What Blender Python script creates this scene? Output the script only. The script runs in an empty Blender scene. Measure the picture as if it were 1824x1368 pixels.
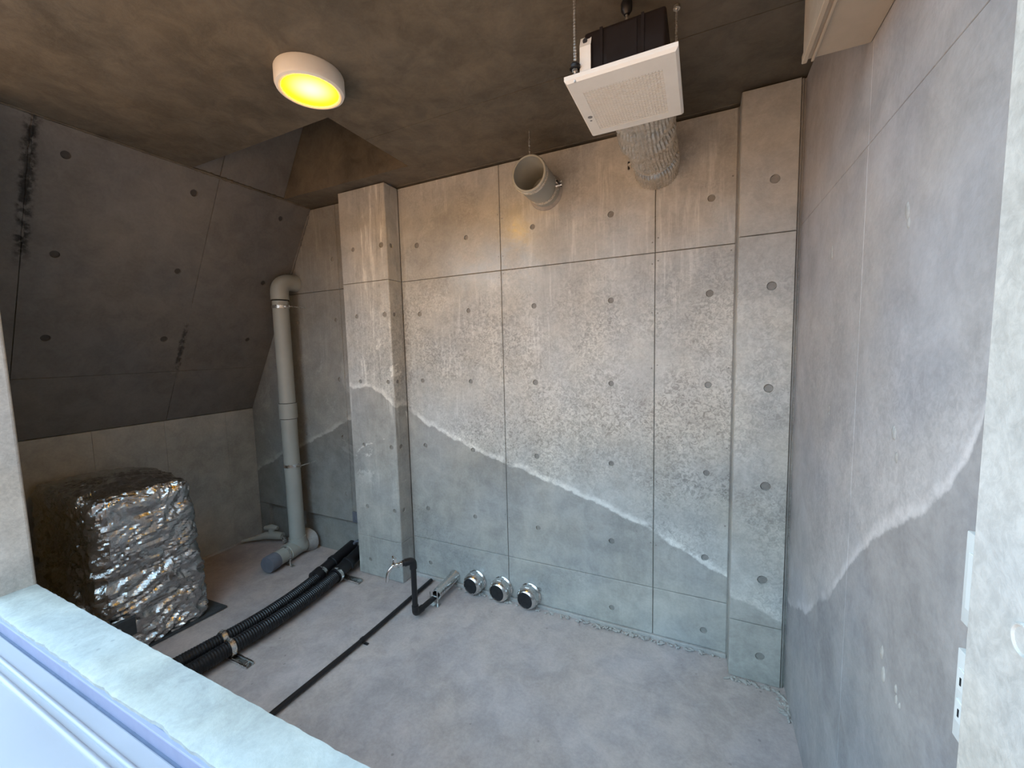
import bpy, bmesh, math, random
from mathutils import Vector, Matrix, noise
random.seed(7)
S = bpy.context.scene
COL = S.collection
# ------------------------------------------------------------------ camera
cd = bpy.data.cameras.new('camera'); cam = bpy.data.objects.new('camera', cd); COL.objects.link(cam)
S.camera = cam
fw = Vector((-0.42410729, 0.90132761, -0.08798608)); rt = Vector((0.90547991, 0.4236984, -0.02420338)); up = Vector((-0.01546439, 0.08993445, 0.99582762))
m = Matrix.Identity(4)
for i in range(3):
    m[i][0] = rt[i]; m[i][1] = up[i]; m[i][2] = -fw[i]; m[i][3] = (1.1217, -2.235, 1.6211)[i]
cam.matrix_world = m
cd.sensor_width = 36; cd.lens = 720.889 / 1824 * 36; cd.clip_start = 0.02
# ------------------------------------------------------------------ sky, sun, exposure
W = bpy.data.worlds.new('sky'); S.world = W; W.use_nodes = True
bg = W.node_tree.nodes['Background']
bg.inputs[0].default_value = (0.50, 0.77, 1.0, 1); bg.inputs[1].default_value = 3.5
S.view_settings.view_transform = 'Standard'; S.view_settings.look = 'None'
S.view_settings.gamma = 1; S.view_settings.use_curve_mapping = False
S.view_settings.exposure = 0.85
LAMP_STRENGTH = 34
sd_ = bpy.data.lights.new('sun', 'SUN'); sd_.energy = 17.5; sd_.color = (1.0, .53, .19); sd_.angle = math.radians(.6)
sun = bpy.data.objects.new('sun', sd_); COL.objects.link(sun)
sun.rotation_euler = Vector((-.25, .48, 1.0)).to_track_quat('Z', 'Y').to_euler()

# ------------------------------------------------------------------ node helpers
class NT:
    def __init__(s, name):
        s.m = bpy.data.materials.new(name); s.m.use_nodes = True; s.t = s.m.node_tree
        s.b = s.t.nodes['Principled BSDF']
    def n(s, kind, **kw):
        x = s.t.nodes.new(kind)
        for k, v in kw.items(): setattr(x, k, v)
        return x
    def put(s, sock, v):
        if isinstance(v, bpy.types.NodeSocket): s.t.links.new(v, sock)
        elif isinstance(v, (tuple, list)) and len(v) == 3 and sock.type == 'RGBA': sock.default_value = (*v, 1)
        else: sock.default_value = v
    def pos(s):
        return s.n('ShaderNodeNewGeometry').outputs['Position']
    def xyz(s):
        q = s.n('ShaderNodeSeparateXYZ'); s.put(q.inputs[0], s.pos()); return q.outputs
    def ma(s, op, a, b=0.0, c=0.0, clamp=False):
        q = s.n('ShaderNodeMath', operation=op, use_clamp=clamp)
        s.put(q.inputs[0], a); s.put(q.inputs[1], b); s.put(q.inputs[2], c); return q.outputs[0]
    def vec(s, scale):
        q = s.n('ShaderNodeVectorMath', operation='MULTIPLY'); s.put(q.inputs[0], s.pos()); q.inputs[1].default_value = scale
        return q.outputs[0]
    def noise(s, scale, detail=4, rough=0.55, dist=0.0, vec=None):
        q = s.n('ShaderNodeTexNoise'); s.put(q.inputs['Vector'], vec if vec is not None else s.pos())
        q.inputs['Scale'].default_value = scale; q.inputs['Detail'].default_value = detail
        q.inputs['Roughness'].default_value = rough; q.inputs['Distortion'].default_value = dist
        return q.outputs[0]
    def ss(s, v, a, b, to0=0.0, to1=1.0):
        q = s.n('ShaderNodeMapRange', interpolation_type='SMOOTHSTEP'); s.put(q.inputs[0], v)
        q.inputs[1].default_value = a; q.inputs[2].default_value = b; q.inputs[3].default_value = to0; q.inputs[4].default_value = to1
        return q.outputs[0]
    def mix(s, f, a, b, mode='MIX'):
        q = s.n('ShaderNodeMix', data_type='RGBA', blend_type=mode)
        s.put(q.inputs[0], f); s.put(q.inputs[6], a); s.put(q.inputs[7], b); return q.outputs[2]
    def curve(s, v, pts):
        """piecewise profile through pts (x, y); returns y"""
        x0, x1 = pts[0][0], pts[-1][0]; ys = [p[1] for p in pts]; y0, y1 = min(ys) - .01, max(ys) + .01
        q = s.n('ShaderNodeMapRange'); s.put(q.inputs[0], v); q.inputs[1].default_value = x0; q.inputs[2].default_value = x1
        c = s.n('ShaderNodeFloatCurve'); s.t.links.new(q.outputs[0], c.inputs['Value'])
        cu = c.mapping.curves[0]
        nn = [((x - x0) / (x1 - x0), (y - y0) / (y1 - y0)) for x, y in pts]
        while len(cu.points) < len(nn): cu.points.new(.5, .5)
        for p, (x, y) in zip(cu.points, nn): p.location = (x, y); p.handle_type = 'VECTOR'
        c.mapping.update()
        return s.ma('MULTIPLY_ADD', c.outputs[0], y1 - y0, y0)
    def bump(s, h, strength=0.3, dist=0.005):
        q = s.n('ShaderNodeBump'); q.inputs['Strength'].default_value = strength; q.inputs['Distance'].default_value = dist
        s.put(q.inputs['Height'], h); s.t.links.new(q.outputs[0], s.b.inputs['Normal'])
    def out(s, col=None, rough=None, metal=None):
        if col is not None: s.put(s.b.inputs['Base Color'], col)
        if rough is not None: s.put(s.b.inputs['Roughness'], rough)
        if metal is not None: s.put(s.b.inputs['Metallic'], metal)
        return s.m

def concrete(name, base=(.40, .40, .385), ridge=None, axis='X', streak=0.0, mottle=0.6, rough=.42, stripe=.6, crack=None, fleck=.0, dark_low=None, patches=0.0, tonal=1.0, gloss=False, bumpk=.28):
    t = NT(name); P = t.xyz()
    b = Vector(base)
    n1 = t.noise(1.7, 6, .6); n2 = t.noise(9, 6, .65, .6); n3 = t.noise(70, 4, .6)
    tone = t.ma('ADD', t.ss(n1, .3, .7, -.13 * tonal, .13 * tonal), t.ss(n2, .3, .7, -.11 * tonal, .11 * tonal))
    tone = t.ma('ADD', tone, t.ss(n3, .3, .7, -.05, .05))
    gain = t.ma('ADD', tone, 1.0)
    light_mask = None
    hue = t.mix(t.ss(t.noise(2.3, 3), .35, .65), tuple(b * .97), (b.x * 1.05, b.y * 1.01, b.z * .95))
    mm = t.noise(52, 4, .7, 1.2)
    wob = t.ma('MULTIPLY', t.ma('SUBTRACT', t.noise(5, 5, .7), .5), .10)
    if ridge:
        zr = t.curve(P[0] if axis == 'X' else P[1], ridge)
        d = t.ma('ADD', t.ma('SUBTRACT', P[2], zr), wob)
        above = t.ss(d, -.004, .012)
        line = t.ma('MULTIPLY', t.ss(d, -.006, .004), t.ss(d, .012, .05, 1, 0))
        line = t.ma('MULTIPLY', line, t.ss(t.noise(7, 4), .36, .52))
        haze = t.ma('MULTIPLY', t.ss(d, -.004, .01), t.ss(d, .03, .28, 1, 0))
        band = t.ma('MULTIPLY', above, t.ss(P[2], 1.65, 2.3, 1, .12))
        spk = t.ma('MULTIPLY', band, t.ss(t.noise(2.1, 4, .6), .36, .6, .25, 1))
        gain = t.ma('ADD', gain, t.ma('MULTIPLY', t.ma('MULTIPLY', t.ss(mm, .36, .64, -.26, .26), spk), mottle))
        gain = t.ma('ADD', gain, t.ma('MULTIPLY_ADD', above, .20, -.13))
        gain = t.ma('ADD', gain, t.ma('MULTIPLY', haze, .10))
        gain = t.ma('ADD', gain, t.ma('MULTIPLY', line, stripe))
    else:
        gain = t.ma('ADD', gain, t.ma('MULTIPLY', t.ss(mm, .35, .65, -.16, .16), mottle))
    if patches:
        pt = t.ss(t.noise(3.3, 5, .75, .8), .56, .60)
        pt = t.ma('MULTIPLY', pt, t.ma('MULTIPLY', t.ss(P[2], .6, .9), t.ss(P[2], 1.5, 1.9, 1, 0)))
        gain = t.ma('ADD', gain, t.ma('MULTIPLY', pt, patches))
    if streak:
        st = t.noise(1, 5, .7, .4, vec=t.vec((26, 26, 2.2)))
        sm = t.ss(t.noise(1, 3, .6, vec=t.vec((2.2, 2.2, 1.2))), .42, .6)
        sm = t.ma('MULTIPLY', sm, t.ss(P[2], .9, 1.5, .2, 1))
        gain = t.ma('ADD', gain, t.ma('MULTIPLY', t.ma('MULTIPLY', t.ss(st, .5, .66), sm), streak))
        gain = t.ma('ADD', gain, t.ma('MULTIPLY', t.ma('MULTIPLY', t.ss(st, .30, .42, 1, 0), sm), -streak * .5))
    if fleck:
        v = t.n('ShaderNodeTexVoronoi'); t.put(v.inputs['Vector'], t.pos()); v.inputs['Scale'].default_value = 13
        dot = t.ma('MULTIPLY', t.ss(v.outputs['Distance'], .05, .10, 1, 0), t.ss(t.noise(3), .5, .6))
        gain = t.ma('ADD', gain, t.ma('MULTIPLY', dot, -fleck))
    for ck in (crack or []):
        y, wd, s0, s1, k = ck
        dd = t.ma('ABSOLUTE', t.ma('ADD', t.ma('SUBTRACT', P[1], y), t.ma('MULTIPLY', t.ma('SUBTRACT', t.noise(22, 4, .7), .5), .05)))
        lm = t.ma('MULTIPLY', t.ss(dd, wd * .3, wd, 1, 0), t.ma('MULTIPLY', t.ss(P[2], s0, s0 + .15), t.ss(P[2], s1 - .15, s1, 1, 0)))
        gain = t.ma('SUBTRACT', gain, t.ma('MULTIPLY', t.ma('MULTIPLY', lm, t.ss(t.noise(30, 3), .35, .55)), k))
    g = t.n('ShaderNodeCombineXYZ')
    for i in range(3): t.put(g.inputs[i], gain)
    vm = t.n('ShaderNodeVectorMath', operation='MULTIPLY'); t.put(vm.inputs[0], hue); t.put(vm.inputs[1], g.outputs[0])
    t.put(t.b.inputs['Base Color'], vm.outputs[0])
    r = t.ma('ADD', t.ss(t.noise(1.3, 3), .4, .65, -.06, .22), t.ma('MULTIPLY', t.ss(mm, .35, .65), .12))
    if gloss: r = t.ma('SUBTRACT', r, t.ma('MULTIPLY', t.ss(P[2], 1.75, 2.05), t.ss(t.noise(1.9, 3), .36, .55, .08, .17)))
    t.put(t.b.inputs['Roughness'], t.ma('ADD', r, rough, clamp=True))
    t.b.inputs['Specular IOR Level'].default_value = .45
    h = t.ma('ADD', t.ma('MULTIPLY', n2, .7), t.ma('MULTIPLY', n3, .18)); h = t.ma('ADD', h, t.ma('MULTIPLY', mm, .12))
    t.bump(h, bumpk, .012)
    return t.m

def plain(name, col, rough=.5, metal=0.0, var=.08, scale=20, bump=0.0, bscale=60, spec=None):
    t = NT(name); f = t.ss(t.noise(scale, 4), .3, .7, 1 - var, 1 + var)
    g = t.n('ShaderNodeCombineXYZ')
    for i in range(3): t.put(g.inputs[i], f)
    vm = t.n('ShaderNodeVectorMath', operation='MULTIPLY'); vm.inputs[0].default_value = col; t.put(vm.inputs[1], g.outputs[0])
    t.out(vm.outputs[0], t.ss(t.noise(scale * 1.7, 3), .3, .7, rough * .85, min(1, rough * 1.15)), metal)
    if spec is not None: t.b.inputs['Specular IOR Level'].default_value = spec
    if bump: t.bump(t.noise(bscale, 4), bump, .004)
    return t.m

RB = [(-.78, 1.25), (-.586, 1.11), (-.221, .972), (.01, .901), (.325, .806), (.579, .728), (.797, .647), (.901, .608), (1.056, .521), (1.3, .40)]
M = {}
M['back'] = concrete('concrete_back', ridge=RB, streak=.32, mottle=1.25, rough=.31, gloss=True, bumpk=.16)
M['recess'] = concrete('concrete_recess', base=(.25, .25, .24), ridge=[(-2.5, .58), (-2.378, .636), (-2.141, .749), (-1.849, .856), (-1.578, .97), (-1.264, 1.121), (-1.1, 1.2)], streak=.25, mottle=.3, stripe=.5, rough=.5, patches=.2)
M['pil_l'] = concrete('concrete_left_pilaster', ridge=[(-1.2, 1.40), (-1.107, 1.372), (-.95, 1.37), (-.851, 1.339), (-.704, 1.21)], streak=.75, mottle=.9, stripe=.5, patches=.6)
M['pil_r'] = concrete('concrete_right_pilaster', ridge=[(1.2, .42), (1.38, .36), (1.5, .3)], mottle=.8, stripe=.1)
M['right'] = concrete('concrete_right', base=(.38, .37, .38), axis='Y', ridge=[(-1.55, 1.75), (-1.45, 1.62), (-1.415, 1.50), (-1.377, 1.42), (-1.339, 1.372), (-1.255, 1.296), (-1.056, 1.171), (-.837, .957), (-.718, .801), (-.445, .591), (-.2, .45), (0, .4)], mottle=.45, stripe=.38, rough=.45)
M['left'] = concrete('concrete_left', base=(.37, .37, .35), mottle=.2, rough=.6)
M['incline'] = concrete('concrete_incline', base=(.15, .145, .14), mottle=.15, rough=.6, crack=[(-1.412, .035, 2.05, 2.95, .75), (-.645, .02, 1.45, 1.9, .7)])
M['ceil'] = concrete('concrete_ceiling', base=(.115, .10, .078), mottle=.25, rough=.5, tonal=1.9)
M['floor'] = concrete('concrete_floor', base=(.40, .352, .345), mottle=.25, rough=.55, fleck=.35)
M['jamb'] = concrete('concrete_jamb', base=(.50, .49, .47), mottle=.5, rough=.7)
M['sill'] = concrete('mortar_sill', base=(.37, .395, .39), mottle=.12, rough=.8, fleck=.3)
M['plug_dark'] = concrete('mortar_plug_dark', base=(.055, .052, .05), mottle=.2, rough=.7)
M['plug'] = concrete('mortar_plug', base=(.24, .235, .225), mottle=.2, rough=.7)
M['mortar'] = concrete('mortar_fillet', base=(.36, .35, .34), mottle=.3, rough=.8)
M['ground'] = concrete('paving_outside', base=(.26, .23, .19), mottle=.3, rough=.8)
M['facade'] = plain('added_wall_tan', (.16, .13, .10), .8)
M['added_blocker_dark'] = plain('added_blocker_dark', (.07, .065, .06), .8)
M['pvc'] = plain('grey_pvc', (.36, .37, .34), .42, var=.06, scale=5)
M['pvc_dark'] = plain('blue_grey_pvc', (.13, .14, .17), .5)
M['grille_back'] = plain('brown_grille_gap', (.16, .11, .07), .7)
M['white'] = plain('white_enamel', (.80, .78, .73), .4, var=.02)
M['plate'] = plain('white_plastic', (.80, .82, .80), .45, var=.02)
M['steel'] = plain('galvanised_steel', (.74, .74, .73), .30, 1.0, .15, 60)
M['chrome'] = plain('chrome', (.85, .85, .85), .12, 1.0, .03)
M['stainless'] = plain('stainless_steel', (.68, .68, .67), .25, 1.0, .05, 30)
M['black'] = plain('black_rubber', (.007, .007, .009), .42)
M['blackp'] = plain('black_plastic', (.012, .007, .005), .6, spec=.2)
M['mesh'] = plain('black_mesh', (.006, .006, .008), .7)
M['pad'] = plain('dark_rubber_pad', (.045, .05, .055), .7)
M['beige'] = plain('beige_metal', (.44, .36, .27), .5, var=.03)
M['band'] = plain('shaded_white_paint', (.27, .29, .42), .7, var=.05, scale=8)  # white paint, with its bluish shade put into the colour
M['cover'] = plain('white_painted_metal', (.35, .355, .40), .35, var=.03, scale=3)
M['seal'] = plain('dark_joint', (.10, .12, .18), .8)
M['ink'] = plain('grey_print', (.2, .2, .2), .6)
def foil_mat(name, col, rough, bs=.5):
    t = NT(name)
    v = t.noise(26, 5, .7, 1.5); t.out(t.mix(t.ss(v, .3, .7), tuple(c * .75 for c in col), col), t.ss(t.noise(8), .35, .65, rough, rough * 1.9), 1.0)
    t.bump(v, bs, .008); return t.m
M['foil'] = foil_mat('crumpled_foil', (.62, .61, .605), .075, .5)
M['duct'] = foil_mat('duct_foil', (.80, .79, .76), .14, .6)
def emit(name, col, st):
    t = NT(name); t.b.inputs['Base Color'].default_value = (*col, 1)
    t.b.inputs['Emission Color'].default_value = (*col, 1); t.b.inputs['Emission Strength'].default_value = st; return t.m
M['glow'] = emit('lamp_diffuser', (1.0, .50, .0035), LAMP_STRENGTH)
def hot_centre(m, c):      # diffuser: LED board behind it brightest in the middle
    nt = m.node_tree; g = nt.nodes.new('ShaderNodeNewGeometry'); v = nt.nodes.new('ShaderNodeVectorMath'); v.operation = 'DISTANCE'
    nt.links.new(g.outputs['Position'], v.inputs[0]); v.inputs[1].default_value = c
    mr = nt.nodes.new('ShaderNodeMapRange'); mr.interpolation_type = 'SMOOTHSTEP'; nt.links.new(v.outputs['Value'], mr.inputs[0]); mr.inputs[1].default_value = .0; mr.inputs[2].default_value = .10
    mx = nt.nodes.new('ShaderNodeMix'); mx.data_type = 'RGBA'; nt.links.new(mr.outputs[0], mx.inputs[0]); mx.inputs[6].default_value = (1, .52, .014, 1); mx.inputs[7].default_value = (1, .48, .0004, 1)
    nt.links.new(mx.outputs[2], nt.nodes['Principled BSDF'].inputs['Emission Color']); nt.nodes['Principled BSDF'].inputs['Base Color'].default_value = (.1, .06, .01, 1)
    nt.nodes['Principled BSDF'].inputs['Specular IOR Level'].default_value = .1
hot_centre(M['glow'], (-.275, -1.04, 2.65))

# ------------------------------------------------------------------ object helpers
def link(name, bm, mat, parent=None, smooth=False):
    me = bpy.data.meshes.new(name); bm.normal_update(); bm.to_mesh(me); bm.free()
    if smooth:
        for p in me.polygons: p.use_smooth = True
        try: me.set_sharp_from_angle(angle=math.radians(smooth if smooth is not True else 35))
        except Exception: pass
    o = bpy.data.objects.new(name, me); COL.objects.link(o)
    if mat: me.materials.append(M[mat] if isinstance(mat, str) else mat)
    if parent:
        o.parent = parent; o.matrix_parent_inverse = parent.matrix_world.inverted()
    return o
def tag(o, label=None, cat=None, group=None, kind=None):
    if label: o['label'] = label
    if cat: o['category'] = cat
    if group: o['group'] = group
    if kind: o['kind'] = kind
    return o
def thing(name, loc, label, cat, group=None):
    o = bpy.data.objects.new(name, None); COL.objects.link(o); o.empty_display_size = .05
    o.location = loc; o.matrix_world = Matrix.Translation(loc); tag(o, label, cat, group); return o
def struct(name, bm, mat, smooth=False, label=None, cat=None):
    o = link(name, bm, mat, None, smooth); o['kind'] = 'structure'
    tag(o, label, cat); return o
def box(bm, x0, x1, y0, y1, z0, z1, bev=0.0, seg=2):
    b = bm if not bev else bmesh.new()
    vs = [b.verts.new((x, y, z)) for x in (x0, x1) for y in (y0, y1) for z in (z0, z1)]
    for f in ((0, 1, 3, 2), (4, 6, 7, 5), (0, 4, 5, 1), (2, 3, 7, 6), (0, 2, 6, 4), (1, 5, 7, 3)): b.faces.new([vs[i] for i in f])
    if bev:
        bmesh.ops.bevel(b, geom=b.edges[:], offset=bev, segments=seg, affect='EDGES', profile=.5)
        me = bpy.data.meshes.new('t'); b.to_mesh(me); b.free(); bm.from_mesh(me); bpy.data.meshes.remove(me)
    return bm
def B(*a, **k): return box(bmesh.new(), *a, **k)
def frame_of(d):
    d = d.normalized(); a = Vector((0, 0, 1)) if abs(d.z) < .9 else Vector((1, 0, 0))
    u = d.cross(a).normalized(); return u, d.cross(u).normalized()
def sweep(bm, pts, rad, seg=16, cap=True, mod=None, u0=None):
    """tube along pts with radius rad (number, list) ; mod(i, ang) -> radius factor"""
    pts = [Vector(p) for p in pts]; n = len(pts)
    if not isinstance(rad, (list, tuple)): rad = [rad] * n
    rings = []; u = u0
    for i, p in enumerate(pts):
        d = (pts[min(i + 1, n - 1)] - pts[max(i - 1, 0)])
        d.normalize()
        if u is None: u, _ = frame_of(d)
        u = (u - d * u.dot(d)).normalized(); v = d.cross(u)
        ring = []
        for k in range(seg):
            a = 2 * math.pi * k / seg; r = rad[i] * (mod(i, a) if mod else 1)
            ring.append(bm.verts.new(p + (u * math.cos(a) + v * math.sin(a)) * r))
        rings.append(ring)
    for a, b in zip(rings, rings[1:]):
        for k in range(seg): bm.faces.new((a[k], a[(k + 1) % seg], b[(k + 1) % seg], b[k]))
    if cap:
        bm.faces.new(rings[0][::-1]); bm.faces.new(rings[-1])
    return bm
def T(pts, r, **k): return sweep(bmesh.new(), pts, r, **k)
def lathe(bm, c, d, prof, seg=32):
    """revolve (r, h) profile about axis d from c; r == 0 closes"""
    d = Vector(d).normalized(); c = Vector(c); u, v = frame_of(d); prev = None
    for r, h in prof:
        if r <= 1e-7: ring = [bm.verts.new(c + d * h)]
        else: ring = [bm.verts.new(c + d * h + (u * math.cos(2 * math.pi * k / seg) + v * math.sin(2 * math.pi * k / seg)) * r) for k in range(seg)]
        if prev:
            for k in range(seg):
                k2 = (k + 1) % seg
                if len(prev) == 1 and len(ring) > 1: bm.faces.new((prev[0], ring[k], ring[k2]))
                elif len(ring) == 1 and len(prev) > 1: bm.faces.new((prev[k2], prev[k], ring[0]))
                elif len(ring) > 1: bm.faces.new((prev[k], prev[k2], ring[k2], ring[k]))
        prev = ring
    bmesh.ops.recalc_face_normals(bm, faces=bm.faces[:])
    return bm
def Lt(*a, **k): return lathe(bmesh.new(), *a, **k)
def arc(c, p0, p1, n=8):
    """points on a rounded corner from p0 to p1 with corner c (quadratic)"""
    c, p0, p1 = Vector(c), Vector(p0), Vector(p1)
    return [p0 * (1 - t) ** 2 + c * 2 * t * (1 - t) + p1 * t * t for t in [i / n for i in range(n + 1)]]
def spline(ctrl, step):
    """Catmull-Rom resample"""
    P = [Vector(p) for p in ctrl]; P = [P[0] * 2 - P[1]] + P + [P[-1] * 2 - P[-2]]; out = []
    for i in range(1, len(P) - 2):
        a, b, c, d = P[i - 1:i + 3]; n = max(2, int((c - b).length / step))
        for k in range(n):
            t = k / n
            out.append(.5 * ((2 * b) + (c - a) * t + (2 * a - 5 * b + 4 * c - d) * t * t + (3 * b - a - 3 * c + d) * t ** 3))
    out.append(P[-2]); return out
def subdivided_box(x0, x1, y0, y1, z0, z1, n, amp, freq=3.0, seed=0):
    b = B(x0, x1, y0, y1, z0, z1)
    bmesh.ops.subdivide_edges(b, edges=b.edges[:], cuts=n, use_grid_fill=True)
    return b

# ------------------------------------------------------------------ formed concrete panels with tie holes
plug_cache = {}
def panel(parent, o, u, v, n, rect, ties, mat, thick=.02, gap=.0016, cham=.0022, rr=.0165, name='formwork_panel', quad=None):
    """one cast panel: origin o, in-plane axes u, v, outward normal n; rect=(u0,u1,v0,v1); ties cut as recessed cups with a mortar plug"""
    o, u, v, n = Vector(o), Vector(u), Vector(v), Vector(n)
    a0, a1, b0, b1 = rect[0] + gap, rect[1] - gap, rect[2] + gap, rect[3] - gap
    bm = bmesh.new()
    V = lambda a, b, h: bm.verts.new(o + u * a + v * b + n * h)
    c = .034
    tt = [t for t in ties if a0 + c + cham < t[0] < a1 - c - cham and b0 + c + cham < t[1] < b1 - c - cham]
    us = sorted(set([a0 + cham, a1 - cham] + [round(t[0] + s * c, 5) for t in tt for s in (-1, 1)]))
    vs = sorted(set([b0 + cham, b1 - cham] + [round(t[1] + s * c, 5) for t in tt for s in (-1, 1)]))
    grid = [[V(a, b, 0) for b in vs] for a in us]
    K = 16; plugs = []
    for i in range(len(us) - 1):
        for j in range(len(vs) - 1):
            ca, cb = (us[i] + us[i + 1]) / 2, (vs[j] + vs[j + 1]) / 2
            hit = [t for t in tt if abs(t[0] - ca) < .001 and abs(t[1] - cb) < .001]
            q = [grid[i][j], grid[i + 1][j], grid[i + 1][j + 1], grid[i][j + 1]]
            if not hit: bm.faces.new(q); continue
            R = rr * random.uniform(.9, 1.1)
            top = [V(ca + R * math.cos(2 * math.pi * k / K - 3 * math.pi / 4), cb + R * math.sin(2 * math.pi * k / K - 3 * math.pi / 4), 0) for k in range(K)]
            for s in range(4):
                ring = [top[(s * 4 + k) % K] for k in range(5)]
                bm.faces.new([q[s], q[(s + 1) % 4]] + ring[::-1])
            low = [V(ca + R * .93 * math.cos(2 * math.pi * k / K - 3 * math.pi / 4), cb + R * .93 * math.sin(2 * math.pi * k / K - 3 * math.pi / 4), -.009) for k in range(K)]
            for k in range(K): bm.faces.new((top[k], top[(k + 1) % K], low[(k + 1) % K], low[k]))
            plugs.append((ca, cb, R * .93))
    outer = [V(a0, b0, -cham), V(a1, b0, -cham), V(a1, b1, -cham), V(a0, b1, -cham)]
    back = [V(a0, b0, -thick), V(a1, b0, -thick), V(a1, b1, -thick), V(a0, b1, -thick)]
    nu, nv = len(us), len(vs)
    sides = [[grid[i][0] for i in range(nu)], [grid[-1][j] for j in range(nv)], [grid[i][-1] for i in range(nu - 1, -1, -1)], [grid[0][j] for j in range(nv - 1, -1, -1)]]
    for s in range(4):
        bm.faces.new([outer[s], outer[(s + 1) % 4]] + sides[s][::-1])
        bm.faces.new((back[s], back[(s + 1) % 4], outer[(s + 1) % 4], outer[s]))
    if (u.cross(v)).dot(n) < 0: bmesh.ops.reverse_faces(bm, faces=bm.faces[:])
    p = link(name, bm, mat, parent)
    for ca, cb, R in plugs:
        b = bmesh.new(); cc = o + u * ca + v * cb
        lathe(b, cc - n * .0095, n, [(0, random.uniform(.0020, .0045)), (R * .5, .0035), (R * .97, .003), (R * .97, 0)], 14)
        link('tie_plug', b, 'plug_dark' if mat in ('incline', 'left') else 'plug', p, 30)
    return p
def pits(parent, o, u, v, n, pts, mat='plug'):
    """small nail holes: shallow dark cups standing in joints"""
    o, u, v, n = Vector(o), Vector(u), Vector(v), Vector(n); b = bmesh.new()
    for a, c in pts:
        lathe(b, o + u * a + v * c + n * .0004, n, [(0, .0002), (.0032, .0006), (.0045, -.001)], 8)
    q = link('nail_hole', b, mat, parent); q['kind'] = 'stuff'; return q

TZ = [.116, .515, .965, 1.415, 1.865, 2.315]
X_, Y_, Z_ = (1, 0, 0), (0, 1, 0), (0, 0, 1)
# main back wall
wall_back = struct('wall_back', B(-.80, 1.56, .02, .14, -.05, 2.72), 'back')
for (x0, x1) in ((-.745, .015), (.015, .897), (.897, 1.258)):
    for (z0, z1) in ((.02, .29), (.29, 2.09), (2.09, 2.703)):
        tx = [-.603, -.222, .225, .672, 1.151]
        panel(wall_back, (0, 0, 0), X_, Z_, (0, -1, 0), (x0, x1, z0, z1), [(a, b) for a in tx for b in TZ], 'back')
pits(wall_back, (0, 0, 0), X_, Z_, (0, -1, 0), [(jx + s * .014, z + d) for jx in (.015, .897) for s in (-1, 1) for z in (.55, .9, 1.2, 1.5, 1.8, 2.05, 2.16, 2.4) for d in (random.uniform(-.02, .02),)] + [(1.24, z) for z in (.7, 1.1, 1.5, 2.06, 2.4)])
struct('trim_1', B(-.74, 1.258, -.012, .022, -.02, .019, bev=.004), 'mortar')
# left stretch of back wall, behind the pilaster, with sunk lower band
wall_rec = struct('wall_back_left', B(-2.62, -1.10, .035, .14, -.05, 4.2), 'recess')
for (x0, x1) in ((-2.475, -1.33), (-1.33, -1.10)):
    panel(wall_rec, (0, 0, 0), X_, Z_, (0, -1, 0), (x0, x1, .295, 2.09), [(a, b) for a in (-1.80, -1.385, -1.23) for b in TZ], 'recess', thick=.036)
    panel(wall_rec, (0, 0, 0), X_, Z_, (0, -1, 0), (x0, x1, 2.09, 2.703), [(a, b) for a in (-1.80, -1.385, -1.23) for b in TZ], 'recess', thick=.036)
link('formwork_panel', B(-2.49, -2.352, 0, .036, .0, .293), 'recess', wall_rec)
# left pilaster
pl = struct('wall_left_pilaster', B(-1.132, -.765, -.112, .04, -.02, 2.703), 'pil_l')
pl['label'] = 'projecting concrete pilaster at the left of the back wall, streaked with white efflorescence'
for (z0, z1) in ((.0, .29), (.29, 2.09), (2.09, 2.703)):
    panel(pl, (0, -.13, 0), X_, Z_, (0, -1, 0), (-1.152, -.745, z0, z1), [(a, b) for a in (-1.04, -.79) for b in TZ], 'pil_l')
    panel(pl, (-.745, 0, 0), Y_, Z_, X_, (-.128, .0, z0, z1), [(-.085, b) for b in TZ], 'pil_l', gap=.001)
    panel(pl, (-1.152, 0, 0), Y_, Z_, (-1, 0, 0), (-.128, .0, z0, z1), [], 'pil_l', gap=.001)
# right pilaster
pr_ = struct('wall_right_pilaster', B(1.282, 1.50, -.10, .04, -.02, 2.703), 'pil_r')
pr_['label'] = 'narrow projecting concrete pilaster in the right corner'
for (z0, z1) in ((.0, .29), (.29, 2.09), (2.09, 2.703)):
    panel(pr_, (0, -.12, 0), X_, Z_, (0, -1, 0), (1.262, 1.478, z0, z1), [(1.393, b) for b in [.134] + TZ[1:]], 'pil_r', rr=.02)
    panel(pr_, (1.262, 0, 0), Y_, Z_, (-1, 0, 0), (-.118, .0, z0, z1), [], 'pil_r', gap=.001)
for k, x in enumerate((1.2595, 1.4825)):
    struct('trim_%d' % (2 + k), B(x - .004, x + .004, -.114 if k else -.006, -.02 if k else .02, 0, 2.70, bev=.0015, seg=1), 'plug')
# right wall
wall_right = struct('wall_right', B(1.515, 1.72, -1.60, .14, -.05, 2.72), 'right')
for (y0, y1) in ((-1.60, -.875), (-.875, .0)):
    for (z0, z1) in ((.0, 2.112), (2.112, 2.703)):
        panel(wall_right, (1.495, 0, 0), Y_, Z_, (-1, 0, 0), (y0, y1, z0, z1), [], 'right', gap=.0007, cham=.0012)
bm = bmesh.new()
for y, z, h in ((-1.133, 1.861, .03), (-1.13, 1.388, .035), (-1.136, .903, .035), (-.643, 1.391, .02), (-.60, 1.9, .03), (-1.214, .895, .02)):
    for s in range(3):
        r = h * random.uniform(.35, .6)
        bmesh.ops.create_icosphere(bm, subdivisions=2, radius=1, matrix=Matrix.Translation((1.4955, y + random.uniform(-.012, .012), z + random.uniform(-h, h))) @ Matrix.Diagonal((.0035, r * .45, r, 1)))
link('mortar_patch', bm, 'mortar', wall_right, True)
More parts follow.
